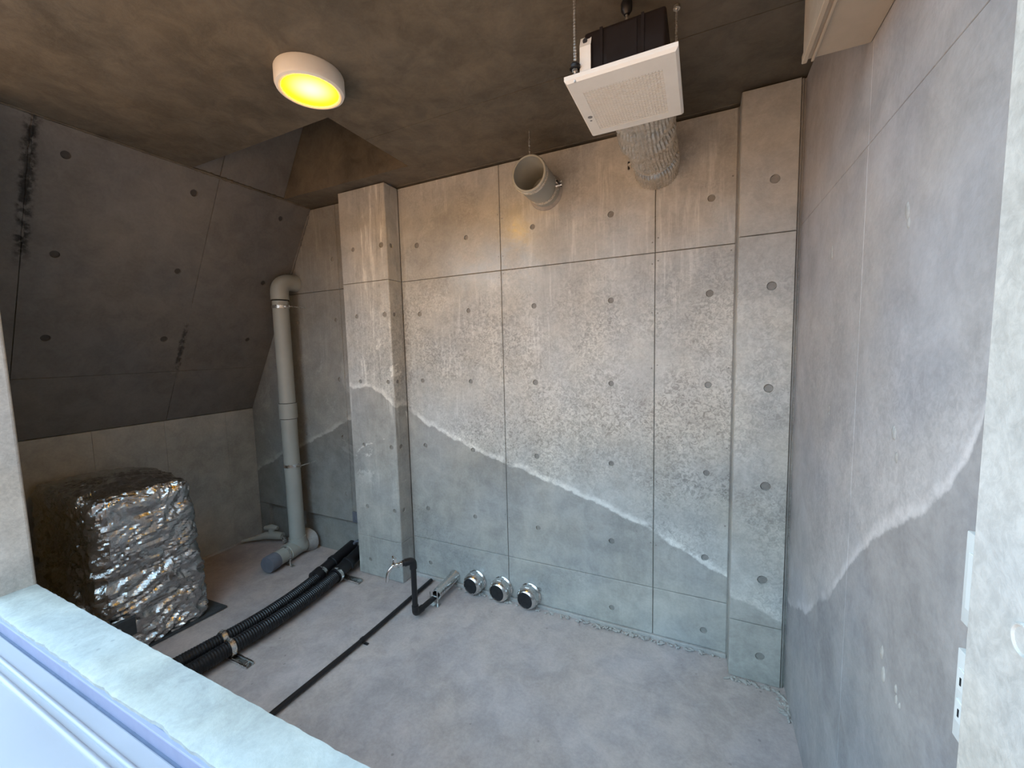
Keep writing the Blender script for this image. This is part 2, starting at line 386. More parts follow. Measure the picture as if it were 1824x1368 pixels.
# left wall: upright lower part and the slab leaning over it
wl = struct('wall_left', B(-2.70, -2.49, -1.78, .14, -.05, 1.15), 'left')
for (y0, y1) in ((-1.60, -1.05), (-1.05, -.655), (-.655, -.23), (-.23, .0)):
    panel(wl, (-2.47, 0, 0), Y_, Z_, X_, (y0, y1, 0, 1.148), [(y, .515) for y in (-1.3, -.757)], 'left', gap=.0006, cham=.001)
sl = Vector((.895, 0, 1.558)).normalized(); nn = Vector((sl.z, 0, -sl.x))
wi = bmesh.new(); O = Vector((-2.47, 0, 1.152)) - nn * .02
q = [O + sl * a + Vector((0, y, 0)) - nn * h for a in (-.03, 3.35) for y in (-1.78, .14) for h in (0, .25)]
vs_ = [wi.verts.new(p) for p in q]
for f in ((0, 1, 3, 2), (4, 6, 7, 5), (0, 4, 5, 1), (2, 3, 7, 6), (0, 2, 6, 4), (1, 5, 7, 3)): wi.faces.new([vs_[i] for i in f])
bmesh.ops.recalc_face_normals(wi, faces=wi.faces[:])
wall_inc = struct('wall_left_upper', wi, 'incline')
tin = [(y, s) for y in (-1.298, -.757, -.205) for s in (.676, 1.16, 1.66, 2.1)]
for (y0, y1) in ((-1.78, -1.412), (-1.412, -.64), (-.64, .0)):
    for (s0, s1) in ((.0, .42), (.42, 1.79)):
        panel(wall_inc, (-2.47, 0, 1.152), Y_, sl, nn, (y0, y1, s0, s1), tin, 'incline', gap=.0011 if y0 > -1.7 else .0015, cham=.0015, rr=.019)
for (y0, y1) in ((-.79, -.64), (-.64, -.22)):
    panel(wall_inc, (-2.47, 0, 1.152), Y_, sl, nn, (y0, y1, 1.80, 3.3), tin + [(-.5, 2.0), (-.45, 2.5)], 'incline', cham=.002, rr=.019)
# rough mortar ridge where the leaning slab meets the ceiling, and down the corner
def ragged(path, r, mat, parent, seed, name='mortar_ridge', seg=7, step=.012):
    pts = spline(path, step)
    rad = [r * (.55 + 1.0 * abs(noise.noise(Vector((i * .31, seed, 0)))) + .5 * abs(noise.noise(Vector((i * 1.3, seed, 4))))) for i in range(len(pts))]
    b = T(pts, rad, seg=seg, mod=lambda i, a: 1 + .45 * noise.noise(Vector((i * .5, a * 1.5, seed))))
    return link(name, b, mat, parent, False)
ragged([(-1.576, y, 2.708) for y in (-1.75, -1.2, -.79)], .007, 'ceil', wall_inc, 1)
ragged([(-1.576, y, 2.708) for y in (-.79, -.5, -.22, -.02)], .011, 'ceil', wall_inc, 2)
ragged([(-1.60, -.006, 2.66), (-1.78, -.006, 2.347), (-1.86, -.006, 2.21)], .009, 'incline', wall_inc, 3)
for y, s0, s1, r in ((-1.412, 1.20, 1.79, .008), (-.640, .33, .95, .006)):
    p0 = Vector((-2.47, y, 1.152))
    ragged([p0 + sl * s0, p0 + sl * (s0 + s1) / 2 * 1 if False else p0 + sl * ((s0 + s1) / 2), p0 + sl * s1], r * .7, 'incline', wall_inc, y)
# ceiling slab with the rectangular opening
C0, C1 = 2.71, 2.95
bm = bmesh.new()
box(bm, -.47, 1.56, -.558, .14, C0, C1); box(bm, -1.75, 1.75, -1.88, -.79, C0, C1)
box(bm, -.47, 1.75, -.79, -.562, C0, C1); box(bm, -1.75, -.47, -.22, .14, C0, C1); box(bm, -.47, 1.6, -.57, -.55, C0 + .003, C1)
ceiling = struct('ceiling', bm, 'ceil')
bm = bmesh.new()
box(bm, -.47, -.35, -.91, .10, C1, 4.3); box(bm, -1.9, -.47, -.91, -.79, C1, 4.3); box(bm, -1.9, -.47, -.22, -.10, C1, 4.3); box(bm, -1.9, -.35, -.91, -.10, 4.2, 4.3)
link('shaft_wall', bm, 'ceil', ceiling)
for i, (y0, x0, x1) in enumerate(((-.015, -.74, 1.26),)):
    ragged([(x0, y0, 2.712), ((x0 + x1) / 2, y0, 2.712), (x1, y0, 2.712)], .006, 'ceil', ceiling, 9)
# floor, gently uneven
bm = bmesh.new()
nx, ny = 130, 70
g = [[bm.verts.new((-2.6 + 4.2 * i / nx, -1.62 + 1.76 * j / ny, 0)) for j in range(ny + 1)] for i in range(nx + 1)]
for i in range(nx):
    for j in range(ny): bm.faces.new((g[i][j], g[i + 1][j], g[i + 1][j + 1], g[i][j + 1]))
for v_ in bm.verts: v_.co.z += .004 * noise.noise(v_.co * 2.3) + .0016 * noise.noise(v_.co * 11) - .0015
floor = struct('floor', bm, 'floor', True)
link('slab_body', B(-2.6, 1.6, -1.62, .14, -.2, -.012), 'floor', floor)
# mortar fillets at the foot of the walls
fill = struct('trim_4', T(spline([(-2.47, -1.5, 0), (-2.47, -.8, 0), (-2.47, -.03, 0)], .015), .016, seg=8, mod=lambda i, a: 1 + .6 * noise.noise(Vector((i * .35, a, 2)))), 'mortar')
def crumbs(name, pts, n, spread, r, parent=None, seed=3):
    rnd = random.Random(seed); b = bmesh.new()
    for _ in range(n):
        k = rnd.random() * (len(pts) - 1); i = int(k); p = Vector(pts[i]).lerp(Vector(pts[i + 1]), k - i)
        p += Vector((rnd.uniform(-spread, spread), rnd.uniform(-spread, 0), 0)); s = rnd.uniform(.4, 1) * r
        bmesh.ops.create_icosphere(b, subdivisions=1, radius=1, matrix=Matrix.Translation(p) @ Matrix.Rotation(rnd.uniform(0, 3), 4, 'Z') @ Matrix.Diagonal((s * rnd.uniform(.7, 2), s * .6, s * .45, 1)))
    return b
o = struct('trim_5', crumbs('x', [(-.36, -.03, .004), (1.24, -.02, .008)], 150, .02, .014), 'mortar')
o = struct('trim_6', crumbs('x', [(1.27, -.135, .004), (1.47, -.135, .004), (1.485, -.3, .004)], 70, .02, .014, seed=5), 'mortar')
# front wall: jambs and the sill below the opening
bm = B(1.41, 1.80, -1.745, -1.60, -.05, 2.708, bev=.004)
fr = struct('wall_front', bm, 'jamb')
link('left_jamb', B(-2.7, -1.482, -1.745, -1.60, -.05, 2.708, bev=.012, seg=3), 'jamb', fr)
link('parapet', B(-1.50, 1.42, -1.74, -1.604, -.05, .634), 'jamb', fr)
bm = bmesh.new(); n = 220; rows = []
for i in range(n + 1):
    x = -1.49 + 2.91 * i / n
    e = .004 * noise.noise(Vector((x * 3, 0, 0))) + .006 * noise.noise(Vector((x * 16, 0, 1))) + .003 * noise.noise(Vector((x * 60, 0, 1)))
    e -= .006 * max(0, noise.noise(Vector((x * 9, 3, 1))) * 3 - .9)
    ie = .0025 * noise.noise(Vector((x * 20, 7, 1))) + .0015 * noise.noise(Vector((x * 70, 7, 1)))
    row = []
    for k, (y, z) in enumerate(((-1.60 + ie + .001, .60), (-1.60 + ie, .645), (-1.603 + ie, .6505), (-1.62, .652), (-1.66, .652), (-1.70, .651), (-1.742 - e, .650), (-1.748 - e, .646), (-1.748 - e * .8, .634))):
        dz = .0016 * noise.noise(Vector((x * 12, y * 30, 0))) if 2 < k < 7 else 0
        row.append(bm.verts.new((x, y, z + dz)))
    rows.append(row)
for a, b in zip(rows, rows[1:]):
    for k in range(len(a) - 1): bm.faces.new((a[k], b[k], b[k + 1], a[k + 1]))
bmesh.ops.recalc_face_normals(bm, faces=bm.faces[:])
link('sill', bm, 'sill', fr, 40)
o = link('paint_band', B(-1.60, 1.42, -1.757, -1.742, .40, .636, bev=.003), 'band', fr)
# a tie hole at the edge of the right reveal
link('tie_plug', Lt((1.4085, -1.692, 1.325), (-1, 0, 0), [(0, -.001), (.013, -.0008), (.0145, .0012), (.016, .0012), (.0175, -.0012)], 24), 'jamb', fr, 40)

# white metal cover outside, below the sill
cv = thing('metal_cover', (-.4, -1.95, 0), 'white painted metal cover with two raised ridges below the outer edge of the sill', 'cover')
link('body', B(-2.0, 1.3, -2.12, -1.765, .0, .598, bev=.004), 'cover', cv)
for y, w in ((-1.812, .007), (-1.84, .008)):
    b = bmesh.new(); sweep(b, [(-1.99, y, .598), (1.29, y, .598)], w, seg=14); link('ridge', b, 'cover', cv, True)
link('joint_seal', B(-1.99, 1.29, -1.766, -1.7575, .50, .594), 'seal', cv)

# outside: ground, and two unseen walls added to shape the incoming light
struct('ground_outside', B(-14, 14, -16, -2.13, -.12, -.02), 'ground')
struct('added_side_blocker', B(3.3, 3.5, -9, -1.5, -.1, 5.5), 'added_blocker_dark')  # unseen dark wall, added to hold back light from the right
struct('added_light_wall', B(-14, 14, -9.3, -9, -.1, 3.7), 'facade')  # unseen wall, added to cut off low sky and bounce warm sun

# ------------------------------------------------------------------ ceiling lamp
def ceiling_lamp(c, label, glow):
    lp = thing('ceiling_lamp', (c[0], c[1], 2.645), label, 'lamp')
    link('housing', Lt(c, (0, 0, -1), [(0, 0), (.124, 0), (.126, .004), (.126, .052), (.122, .062), (.112, .066), (.104, .064), (.102, .056), (0, .056)], 48), 'white', lp, 30)
    link('diffuser', Lt((c[0], c[1], 2.653), (0, 0, -1), [(0.1005, 0), (.1005, .004), (.07, .0065), (0, .008)], 48), glow, lp, True)
    link('trim_ring', Lt((c[0], c[1], 2.648), (0, 0, -1), [(.104, 0), (.1085, .003), (.113, .0), (.104, 0)], 48), 'beige', lp, True)
    for a, z, r in ((3.62, 2.682, .0075), (3.42, 2.687, .0055), (3.60, 2.664, .004)):
        d = Vector((math.cos(a), math.sin(a), 0)); link('sensor', Lt(Vector((c[0], c[1], z)) + d * .1255, d, [(r, 0), (r * .9, .0016), (0, .002)], 16), 'black', lp, True)
ceiling_lamp((-.291, -1.03, 2.71), 'round white surface-mounted ceiling lamp glowing yellow beside the ceiling opening', 'glow')

# ------------------------------------------------------------------ ventilation fan
fan = thing('ventilation_fan', (.9, -.88, 2.37), 'square white ceiling ventilation fan with black housing hung on threaded rods', 'ventilation fan')
bm = bmesh.new()      # frame-shaped panel with bevelled rim and opening for the grille
PX0, PX1, PY0, PY1 = .752, 1.055, -1.051, -.719; GX0, GX1, GY0, GY1 = .790, 1.011, -.988, -.760
def loop(bm, x0, x1, y0, y1, z): return [bm.verts.new(p) for p in ((x0, y0, z), (x1, y0, z), (x1, y1, z), (x0, y1, z))]
L_ = [loop(bm, PX0 + .006, PX1 - .006, PY0 + .006, PY1 - .006, 2.392), loop(bm, PX0, PX1, PY0, PY1, 2.388), loop(bm, PX0, PX1, PY0, PY1, 2.377), loop(bm, PX0 + .007, PX1 - .007, PY0 + .007, PY1 - .007, 2.370),
      loop(bm, GX0, GX1, GY0, GY1, 2.370), loop(bm, GX0, GX1, GY0, GY1, 2.382)]
for a, b in zip(L_, L_[1:]):
    for k in range(4): bm.faces.new((a[k], a[(k + 1) % 4], b[(k + 1) % 4], b[k]))
bmesh.ops.recalc_face_normals(bm, faces=bm.faces[:]); link('panel', bm, 'white', fan)
bm = bmesh.new()
NY, NX = 26, 25
for k in range(NY):
    y = GY0 + (k + .5) * (GY1 - GY0) / NY
    for q_ in range(NX):
        x = GX0 + (q_ + .5) * (GX1 - GX0) / NX; box(bm, x - .0040, x + .0040, y - .0032, y + .0032, 2.3705, 2.3765)
g_ = link('grille', bm, 'white', fan); g_['kind'] = 'stuff'
link('grille_backing', B(GX0 - .004, GX1 + .004, GY0 - .004, GY1 + .004, 2.3762, 2.386), 'grille_back', fan)
hb = B(.806, 1.024, -1.03, -.74, 2.388, 2.502, bev=.008, seg=3)
for x in (.855, .965): box(hb, x - .004, x + .004, -1.034, -1.028, 2.39, 2.50)
box(hb, .87, .95, -1.033, -1.028, 2.40, 2.49)
link('housing', hb, 'blackp', fan, 30)
bm = bmesh.new()        # bracket: upright strap with a bent tab carrying a bolt hole
box(bm, .795, .827, -1.040, -1.036, 2.388, 2.462, bev=.001, seg=1)
tp = [(.795, -1.04, 2.462), (.827, -1.04, 2.462), (.827, -1.030, 2.486), (.820, -1.026, 2.492), (.795, -1.026, 2.492)]
a = [bm.verts.new(p) for p in tp]; b_ = [bm.verts.new((p[0], p[1] + .003, p[2] + .001)) for p in tp]
bm.faces.new(a); bm.faces.new(b_[::-1])
for k in range(5): bm.faces.new((a[k], b_[k], b_[(k + 1) % 5], a[(k + 1) % 5]))
bmesh.ops.recalc_face_normals(bm, faces=bm.faces[:])
br = link('bracket', bm, 'white', fan)
link('bolt_hole', Lt((.810, -1.0365, 2.476), (0, -.92, -.4), [(0, .0012), (.0062, .0012), (.0066, -.001)], 16), 'mesh', br, 30)
def rod(x, y, z0, z1, r=.0042):
    b = bmesh.new(); n = int((z1 - z0) / .004)
    sweep(b, [(x, y, z0 + (z1 - z0) * i / n) for i in range(n + 1)], [r * (1.0 if i % 2 else .86) for i in range(n + 1)], seg=8)
    return b
r1 = link('threaded_rod', rod(.783, -1.045, 2.37, 2.711), 'steel', fan)
link('nut', Lt((.783, -1.045, 2.395), (0, 0, 1), [(0, 0), (.0085, 0), (.0085, .008), (0, .008)], 6), 'steel', r1)
link('rubber_washer', Lt((.783, -1.045, 2.404), (0, 0, 1), [(0, 0), (.015, .001), (.016, .008), (.012, .014), (0, .016)], 20), 'black', r1, 30)
link('hanger_arm', B(.783, .80, -1.045, -1.037, 2.409, 2.413), 'steel', r1)
r2 = link('threaded_rod', rod(1.03, -.722, 2.388, 2.711), 'steel', fan)
link('nut', Lt((1.03, -.722, 2.70), (0, 0, 1), [(0, 0), (.011, 0), (.011, .008), (0, .008)], 16), 'steel', r2)
r3 = link('threaded_rod', rod(.888, -.815, 2.50, 2.711), 'steel', fan)
link('rubber_grommet', Lt((.888, -.815, 2.71), (0, 0, -1), [(0, 0), (.014, 0), (.018, .01), (.017, .03), (.009, .042), (0, .044)], 20), 'black', r3, True)
for k, (x, y, w) in enumerate(((.781, -.85, .008), (.779, -.828, .004))):
    link('print_mark', Lt((x - .004, y + .0, 2.3701), (0, 0, -1), [(w, 0), (w, .0003), (0, .0003)], 12), 'ink', fan)

# ------------------------------------------------------------------ foil duct
dt = thing('flexible_duct', (.9, -.35, 2.52), 'silver pleated foil duct from the fan into the back wall', 'duct')
n = 150; pts = []; rad = []
for i in range(n + 1):
    s = i / n; y = -.74 + .742 * s; z = 2.50 + .02 * math.sin(s * 3.1)
    pts.append((.9 + .006 * math.sin(s * 9), y, z)); rad.append(.105 + .012 * noise.noise(Vector((s * 7, 0, 0))) - .012 * max(0, 1 - s / .15) - .02 * math.exp(-((s - .80) / .03) ** 2) + .006 * math.sin(min(1, s * 1.4) * 3.1))
b = T(pts, rad, seg=220, cap=True, mod=lambda i, a: 1 + .022 * math.sin(a * 44 + 2 * noise.noise(Vector((i * .03, a, 0)))) + .05 * noise.noise(Vector((i * .09, math.cos(a) * 2.2, math.sin(a) * 2.2))) + .02 * noise.noise(Vector((i * .3, math.cos(a) * 7, math.sin(a) * 7))))
link('foil_sleeve', b, 'duct', dt, 40)
b = bmesh.new(); sweep(b, [(.9, -.165, 2.517), (.9, -.150, 2.517)], .103, seg=40); cl = link('clamp', b, 'steel', dt, 40)
link('clamp_screw', T([(.795, -.175, 2.475), (.795, -.14, 2.475)], .007, seg=8), 'steel', cl)
link('clamp_screw', T([(.79, -.158, 2.46), (.79, -.158, 2.495)], .005, seg=8), 'black', cl)

# ------------------------------------------------------------------ open grey stub pipe high on the wall
sp = thing('pipe_stub', (.31, 0, 2.50), 'open grey pipe stub with a steel clamp high on the back wall', 'pipe')
A = Vector((.31, .0, 2.492)); D = Vector((.02, -1, .02)).normalized()
link('pipe', Lt(A, D, [(.083, -.01), (.083, .10), (.089, .105), (.089, .21), (.092, .215), (.0925, .262), (.089, .266), (.0815, .266), (.0805, .20), (.076, .19), (.076, .02), (0, .02)], 56), 'pvc', sp, 35)
link('wall_collar', Lt(A, D, [(.0835, -.01), (.100, -.002), (.098, .006), (.0835, .012)], 48), 'mortar', sp, True)
cl = link('clamp', Lt(A, D, [(.0838, .055), (.0868, .055), (.0868, .078), (.0838, .078), (.0838, .055)], 48), 'steel', sp, 35)
for z in (-.006, .012):
    link('clamp_bolt', T([A + D * .066 + Vector((.082, 0, z)), A + D * .066 + Vector((.115, -.004, z + .002))], .0055, seg=6), 'steel', cl)
link('clamp_bolt', T([A + D * .03 + Vector((.10, 0, .005)), A + D * .11 + Vector((.10, 0, .003))], .0045, seg=8), 'black', cl)
link('clamp_lug', B(.394, .400, -.095, -.04, 2.475, 2.515, bev=.001, seg=1), 'steel', cl)
hp = A + D * .245 + Vector((0, 0, .09))
h_ = link('hanger_band', Lt(A, D, [(.0926, .236), (.0945, .236), (.0945, .254), (.0926, .254), (.0926, .236)], 48), 'steel', sp, 35)
link('hanger_rod', rod(hp.x, hp.y, hp.z - .002, 2.711, .0035), 'steel', sp)
link('hanger_nut', Lt((hp.x, hp.y, hp.z + .022), (0, 0, 1), [(0, 0), (.007, 0), (.007, .006), (0, .006)], 6), 'steel', sp)
link('hanger_turnbuckle', T([(hp.x, hp.y, hp.z + .05), (hp.x, hp.y, hp.z + .085)], .006, seg=8), 'steel', sp)

# ------------------------------------------------------------------ soffit box, top right
sf = thing('shutter_box', (1.425, -1.2, 2.36), 'beige metal box with a ridged lower edge at the top of the right wall', 'box')
link('body', B(1.352, 1.494, -1.58, -.862, 2.362, 2.708, bev=.002, seg=1), 'beige', sf)
for x, w in ((1.3515, .010), (1.372, .005)):
    link('edge_trim', B(x - .002, x + w, -1.58, -.859, 2.355, 2.3625 if x > 1.36 else 2.375, bev=.0015, seg=1), 'beige', sf)

# ------------------------------------------------------------------ grey drain pipe in the left corner
dp = thing('drain_pipe', (-1.80, -.15, 0), 'tall grey vertical drain pipe with a tee at the foot in the far left corner', 'pipe')
vx, vy = -1.798, -.145; R = .057
link('riser', T([(vx, vy, .13), (vx, vy, 2.02)], R, seg=40), 'pvc', dp, 40)
link('coupling', Lt((vx, vy, 1.118), (0, 0, 1), [(R, 0), (R + .007, .001), (R + .007, .118), (R, .119)], 40), 'pvc', dp, 35)
for z in (1.1145, 1.2375, 2.024, .152):
    link('joint_line', Lt((vx, vy, z), (0, 0, 1), [(R, 0), (R + .0032, 0), (R + .0032, .003), (R, .003)], 40), 'mesh', dp, 30)
eb = [(vx, vy, 2.03), (vx, vy, 2.07)] + arc((vx, vy, 2.17), (vx, vy, 2.08), (vx, vy + .11, 2.17), 10) + [(vx, vy + .142, 2.172)]
link('elbow', T(eb, [R + .006] * len(eb), seg=40), 'pvc', dp, 40)
for z in (1.965, .735):
    c_ = link('pipe_clamp', Lt((vx, vy, z), (0, 0, 1), [(R + .0006, 0), (R + .0035, 0), (R + .0035, .022), (R + .0006, .022), (R + .0006, 0)], 40), 'steel', dp, 35)
    link('clamp_arm', B(vx + .045, vx + .115, vy - .012, vy - .009, z + .004, z + .018, bev=.001, seg=1), 'steel', c_)
    link('clamp_arm', T([(vx + .09, vy - .01, z + .011), (vx + .09, 0, z + .011)], .004, seg=8), 'steel', c_)
tz = .072
ax = Vector((-.08, .42, 0)).normalized(); cT = Vector((vx - .012, vy, tz))
def along(s): return cT + ax * s
b = T([along(-.11), along(.10)], R + .006, seg=40)
sweep(b, arc((vx, vy, tz), (vx, vy, .16), (vx, vy + .04, tz + .01), 8), R + .0062, seg=40)
link('tee', b, 'pvc', dp, 40)
link('foot_pipe', T([along(-.25), along(.12)], R, seg=40), 'pvc', dp, 40)
link('end_cap', Lt(along(-.215), -ax, [(R + .0005, 0), (R + .005, .0), (R + .005, .07), (R + .001, .078), (0, .078)], 40), 'pvc_dark', dp, 35)
link('mortar_sleeve', T([along(.055), along(.09), along(.122)], [R + .014, R + .034, R + .045], seg=28, mod=lambda i, a: 1 + .07 * noise.noise(Vector((i, a * 1.5, 0)))), 'mortar', dp, True)
fc = along(-.14)
c_ = link('floor_clamp', Lt(fc, ax, [(R + .0006, 0), (R + .003, 0), (R + .003, .018), (R + .0006, .018), (R + .0006, 0)], 36), 'steel', dp, 35)
b = B(fc.x + .02, fc.x + .11, fc.y - .012, fc.y + .016, .0015, .004); sweep(b, [(fc.x + .07, fc.y, .003), (fc.x + .07, fc.y, .05)], .004, seg=8)
box(b, fc.x + .045, fc.x + .075, fc.y + .002, fc.y + .014, .042, .046)
link('clamp_foot', b, 'steel', c_)
# small valve behind the pipe
vz = thing('stop_valve', (-2.24, -.09, 0), 'small wrapped grey stop valve on the floor behind the drain pipe', 'valve')
link('valve_body', T([(-2.33, -.14, .045), (-2.27, -.10, .06), (-2.20, -.07, .062), (-2.12, -.05, .06)], [.022, .03, .034, .03], seg=18, mod=lambda i, a: 1 + .12 * noise.noise(Vector((i * 1.1, a, 5)))), 'pvc', vz, True)
link('valve_neck', T([(-2.22, -.08, .06), (-2.22, -.08, .125)], [.026, .022], seg=18), 'pvc', vz, True)
link('handle', T([(-2.275, -.10, .128), (-2.22, -.08, .135), (-2.165, -.06, .128)], [.015, .024, .015], seg=14), 'pvc', vz, True)
link('inlet_pipe', T([(-2.44, -.20, .02), (-2.38, -.165, .034), (-2.30, -.12, .045)], [.014, .016, .018], seg=14), 'pvc', vz, True)
link('outlet_pipe', T([(-2.15, -.055, .06), (-2.11, -.05, .05), (-2.10, -.05, .004)], .016, seg=14), 'steel', vz, True)
# outlet box plate beside pilaster
wp = thing('junction_box', (-1.285, -.012, .345), 'small dark grey junction box low beside the left pilaster', 'junction box')
link('body', B(-1.325, -1.245, -.014, .002, .300, .385, bev=.003), 'pvc_dark', wp, 30)
link('knockout', Lt((-1.285, -.014, .343), (0, -1, 0), [(.022, 0), (.022, .003), (.016, .003), (.016, .0005), (0, .0005)], 20), 'pvc_dark', wp, 30)

# ------------------------------------------------------------------ foil wrapped unit on its pad
pad = thing('rubber_pad', (-2.0, -1.1, 0), 'flat dark rubber pad under the foil-wrapped unit', 'pad')
pm = bmesh.new(); q = [(-2.44, -1.46), (-1.70, -1.25), (-1.625, -.79), (-2.42, -.83)]
q = [(-2.44, -1.42), (-1.665, -1.40), (-1.625, -.79), (-2.42, -.83)]
lo = [pm.verts.new((x, y, .003)) for x, y in q]; hi = [pm.verts.new((x, y, .014)) for x, y in q]
pm.faces.new(lo[::-1]); pm.faces.new(hi)
for k in range(4): pm.faces.new((lo[k], lo[(k + 1) % 4], hi[(k + 1) % 4], hi[k]))
link('mat', pm, 'pad', pad)
un = thing('wrapped_unit', (-2.05, -1.13, .014), 'box-shaped unit wrapped in crumpled silver foil', 'wrapped unit')
def foil_box():
    bm = bmesh.new(); nx, nz = 150, 120
    # superellipse cross-section in plan, rounded over the top; parametrised by angle and height
    cx, cy, hx, hy, H = -2.05, -1.12, .375, .245, .885
    rings = []
    prof = []
    for j in range(nz + 1):
        t = j / nz
        if t < .68: z = .0 + (H - .10) * t / .68; k = 1.0
        else:
            a = (t - .68) / .32 * math.pi / 2
            z = (H - .10) + .10 * math.sin(a) ** .9; k = 1 - (1 - math.cos(a)) * .30
            if t > .86: k = (1 - (1 - math.cos((.86 - .68) / .32 * math.pi / 2)) * .30) * max(.0, (1 - (t - .86) / .14)); z = z
        prof.append((z, k))
    nA = 330
    rc = .075; lx, ly = hx - rc, hy - rc; q4 = math.pi / 2 * rc      # rounded rectangle, evenly walked
    segs = [(2 * ly, lambda t: (hx, -ly + t)), (q4, lambda t: (lx + rc * math.cos(t / rc), ly + rc * math.sin(t / rc))),
            (2 * lx, lambda t: (lx - t, hy)), (q4, lambda t: (-lx - rc * math.sin(t / rc), ly + rc * math.cos(t / rc))),
            (2 * ly, lambda t: (-hx, ly - t)), (q4, lambda t: (-lx - rc * math.cos(t / rc), -ly - rc * math.sin(t / rc))),
            (2 * lx, lambda t: (-lx + t, -hy)), (q4, lambda t: (lx + rc * math.sin(t / rc), -ly - rc * math.cos(t / rc)))]
    tot = sum(s_[0] for s_ in segs); per = []
    for i in range(nA):
        t = tot * i / nA
        for L0, fn in segs:
            if t <= L0: per.append(fn(t)); break
            t -= L0
    for z, k in prof:
        ring = []
        for i in range(nA):
            x, y = per[i]
            x *= k; y *= k
            y2 = y * (1 - .06 * z / H)
            p = Vector((cx + x, cy + y2, z + .016))
            ring.append(p)
        rings.append(ring)
    vv = []
    for j, ring in enumerate(rings):
        row = []
        for i, p in enumerate(ring):
            out = Vector((p.x - cx, (p.y - cy) * 1.4, max(0, p.z - .6) * 1.2)).normalized()
            w = p + Vector((noise.noise(p * 6), noise.noise(p * 6 + Vector((9, 0, 0))), noise.noise(p * 6 + Vector((0, 9, 0))))) * .06
            rot = Vector((w.x, w.y * .8 + w.z * .35, w.z * 1.1 - w.y * .35))
            d = 0
            low = .6 + .5 * (1 - min(1, max(0, (p.z - .42) / .2)))
            r1 = 1 - abs(noise.noise(Vector((rot.x * 5, rot.y * 5 + rot.z * 2, rot.z * 8)))) * 2
            r2 = 1 - abs(noise.noise(Vector((rot.x * 13, rot.y * 13 - rot.z * 6, rot.z * 18 + 3)))) * 2
            r3 = 1 - abs(noise.noise(rot * 42)) * 2
            d = .018 * r1 * low + .015 * r2 * low + .006 * r3 + .016 * noise.noise(p * 3.2)
            # horizontal wrap tucks
            d -= .016 * math.exp(-((p.z - .45 - .06 * (p.y + 1.1)) / .03) ** 2) + .006 * math.exp(-((p.z - .76) / .02) ** 2)
            row.append(bm.verts.new(p + out * d))
        vv.append(row)
    for a, b in zip(vv, vv[1:]):
        for k in range(nA): bm.faces.new((a[k], a[(k + 1) % nA], b[(k + 1) % nA], b[k]))
    bm.faces.new(vv[0][::-1])
    bmesh.ops.remove_doubles(bm, verts=bm.verts[:], dist=.0002)
    return bm
link('foil_jacket', foil_box(), 'foil', un, 16)
lg = link('mounting_lug', B(-1.668, -1.638, -1.365, -1.235, .125, .225, bev=.002, seg=1), 'pad', un)
link('bolt', Lt((-1.638, -1.312, .185), (1, 0, 0), [(.014, 0), (.014, .003), (.006, .004), (0, .004)], 20), 'steel', lg, 30)

# ------------------------------------------------------------------ pair of black hoses
def hose(name, ctrl, r, label, z0):
    th = thing(name, ctrl[0], label, 'hose', None)
    pts = spline(ctrl, .0032)
    rad = [r * (1.0 if (i // 2) % 2 else .93) for i in range(len(pts))]
    link('corrugated_tube', T(pts, rad, seg=20), 'black', th, False)
    return th, pts
zh = .058
HR = [(-1.175, -1.50, zh), (-1.165, -1.30, zh), (-1.150, -1.10, zh), (-1.132, -.87, zh), (-1.135, -.68, zh), (-1.15, -.50, zh), (-1.185, -.30, zh)]
HL = [(-1.300, -1.50, zh), (-1.285, -1.30, zh), (-1.262, -1.10, zh), (-1.238, -.87, zh), (-1.243, -.68, zh), (-1.262, -.52, zh), (-1.30, -.33, zh)]
hr, pr1 = hose('corrugated_hose', HR, .040, 'black corrugated floor hose with steel clamp, the one nearer the thin black pipe', 0)
hl, pl1 = hose('corrugated_hose', HL, .038, 'black corrugated floor hose with steel clamp, the one nearer the foil-wrapped unit', 0)
def fit(th, p0, p1, r, dark='black'):
    P0, P1 = Vector(p0), Vector(p1); d = (P1 - P0); L = d.length
    link('coupling', Lt(P0, d, [(0, 0), (r * 1.12, 0), (r * 1.12, L * .16), (r * .98, L * .17), (r * .98, L * .42), (r * 1.12, L * .43), (r * 1.12, L * .5), (r * .98, L * .51), (r * .98, L), (0, L)], 28), dark, th, 35)
fit(hr, (-1.185, -.33, zh), (-1.245, -.02, zh + .035), .045)
fit(hl, (-1.30, -.40, zh), (-1.345, -.005, zh + .05), .043)
def hclamp(th, pts, idx, r, z=0):
    p = pts[idx]; d = (pts[min(idx + 2, len(pts) - 1)] - pts[idx - 2]).normalized()
    c_ = link('clamp', Lt(p, d, [(r + .001, -.012), (r + .004, -.012), (r + .004, .012), (r + .001, .012), (r + .001, -.012)], 32), 'steel', th, 35)
    u = d.cross(Vector((0, 0, 1))).normalized()
    link('clamp_screw', T([p + Vector((0, 0, r + .004)) - u * .012, p + Vector((0, 0, r + .006)) + u * .012], .006, seg=8), 'steel', c_)
def idx_at(pts, y): return min(range(len(pts)), key=lambda i: abs(pts[i].y - y))
for th, pp, y in ((hr, pr1, -1.045), (hl, pl1, -1.02)): hclamp(th, pp, idx_at(pp, y), .041)
for th, pp, y in ((hr, pr1, -.315), (hl, pl1, -.345)): hclamp(th, pp, len(pp) - 4, .046)
link('wall_ring', Lt((-1.262, -.02, .11), (0, -1, 0), [(.04, -.02), (.062, -.01), (.062, .012), (.048, .012), (.045, -.01)], 30), 'pvc_dark', hr, 35)
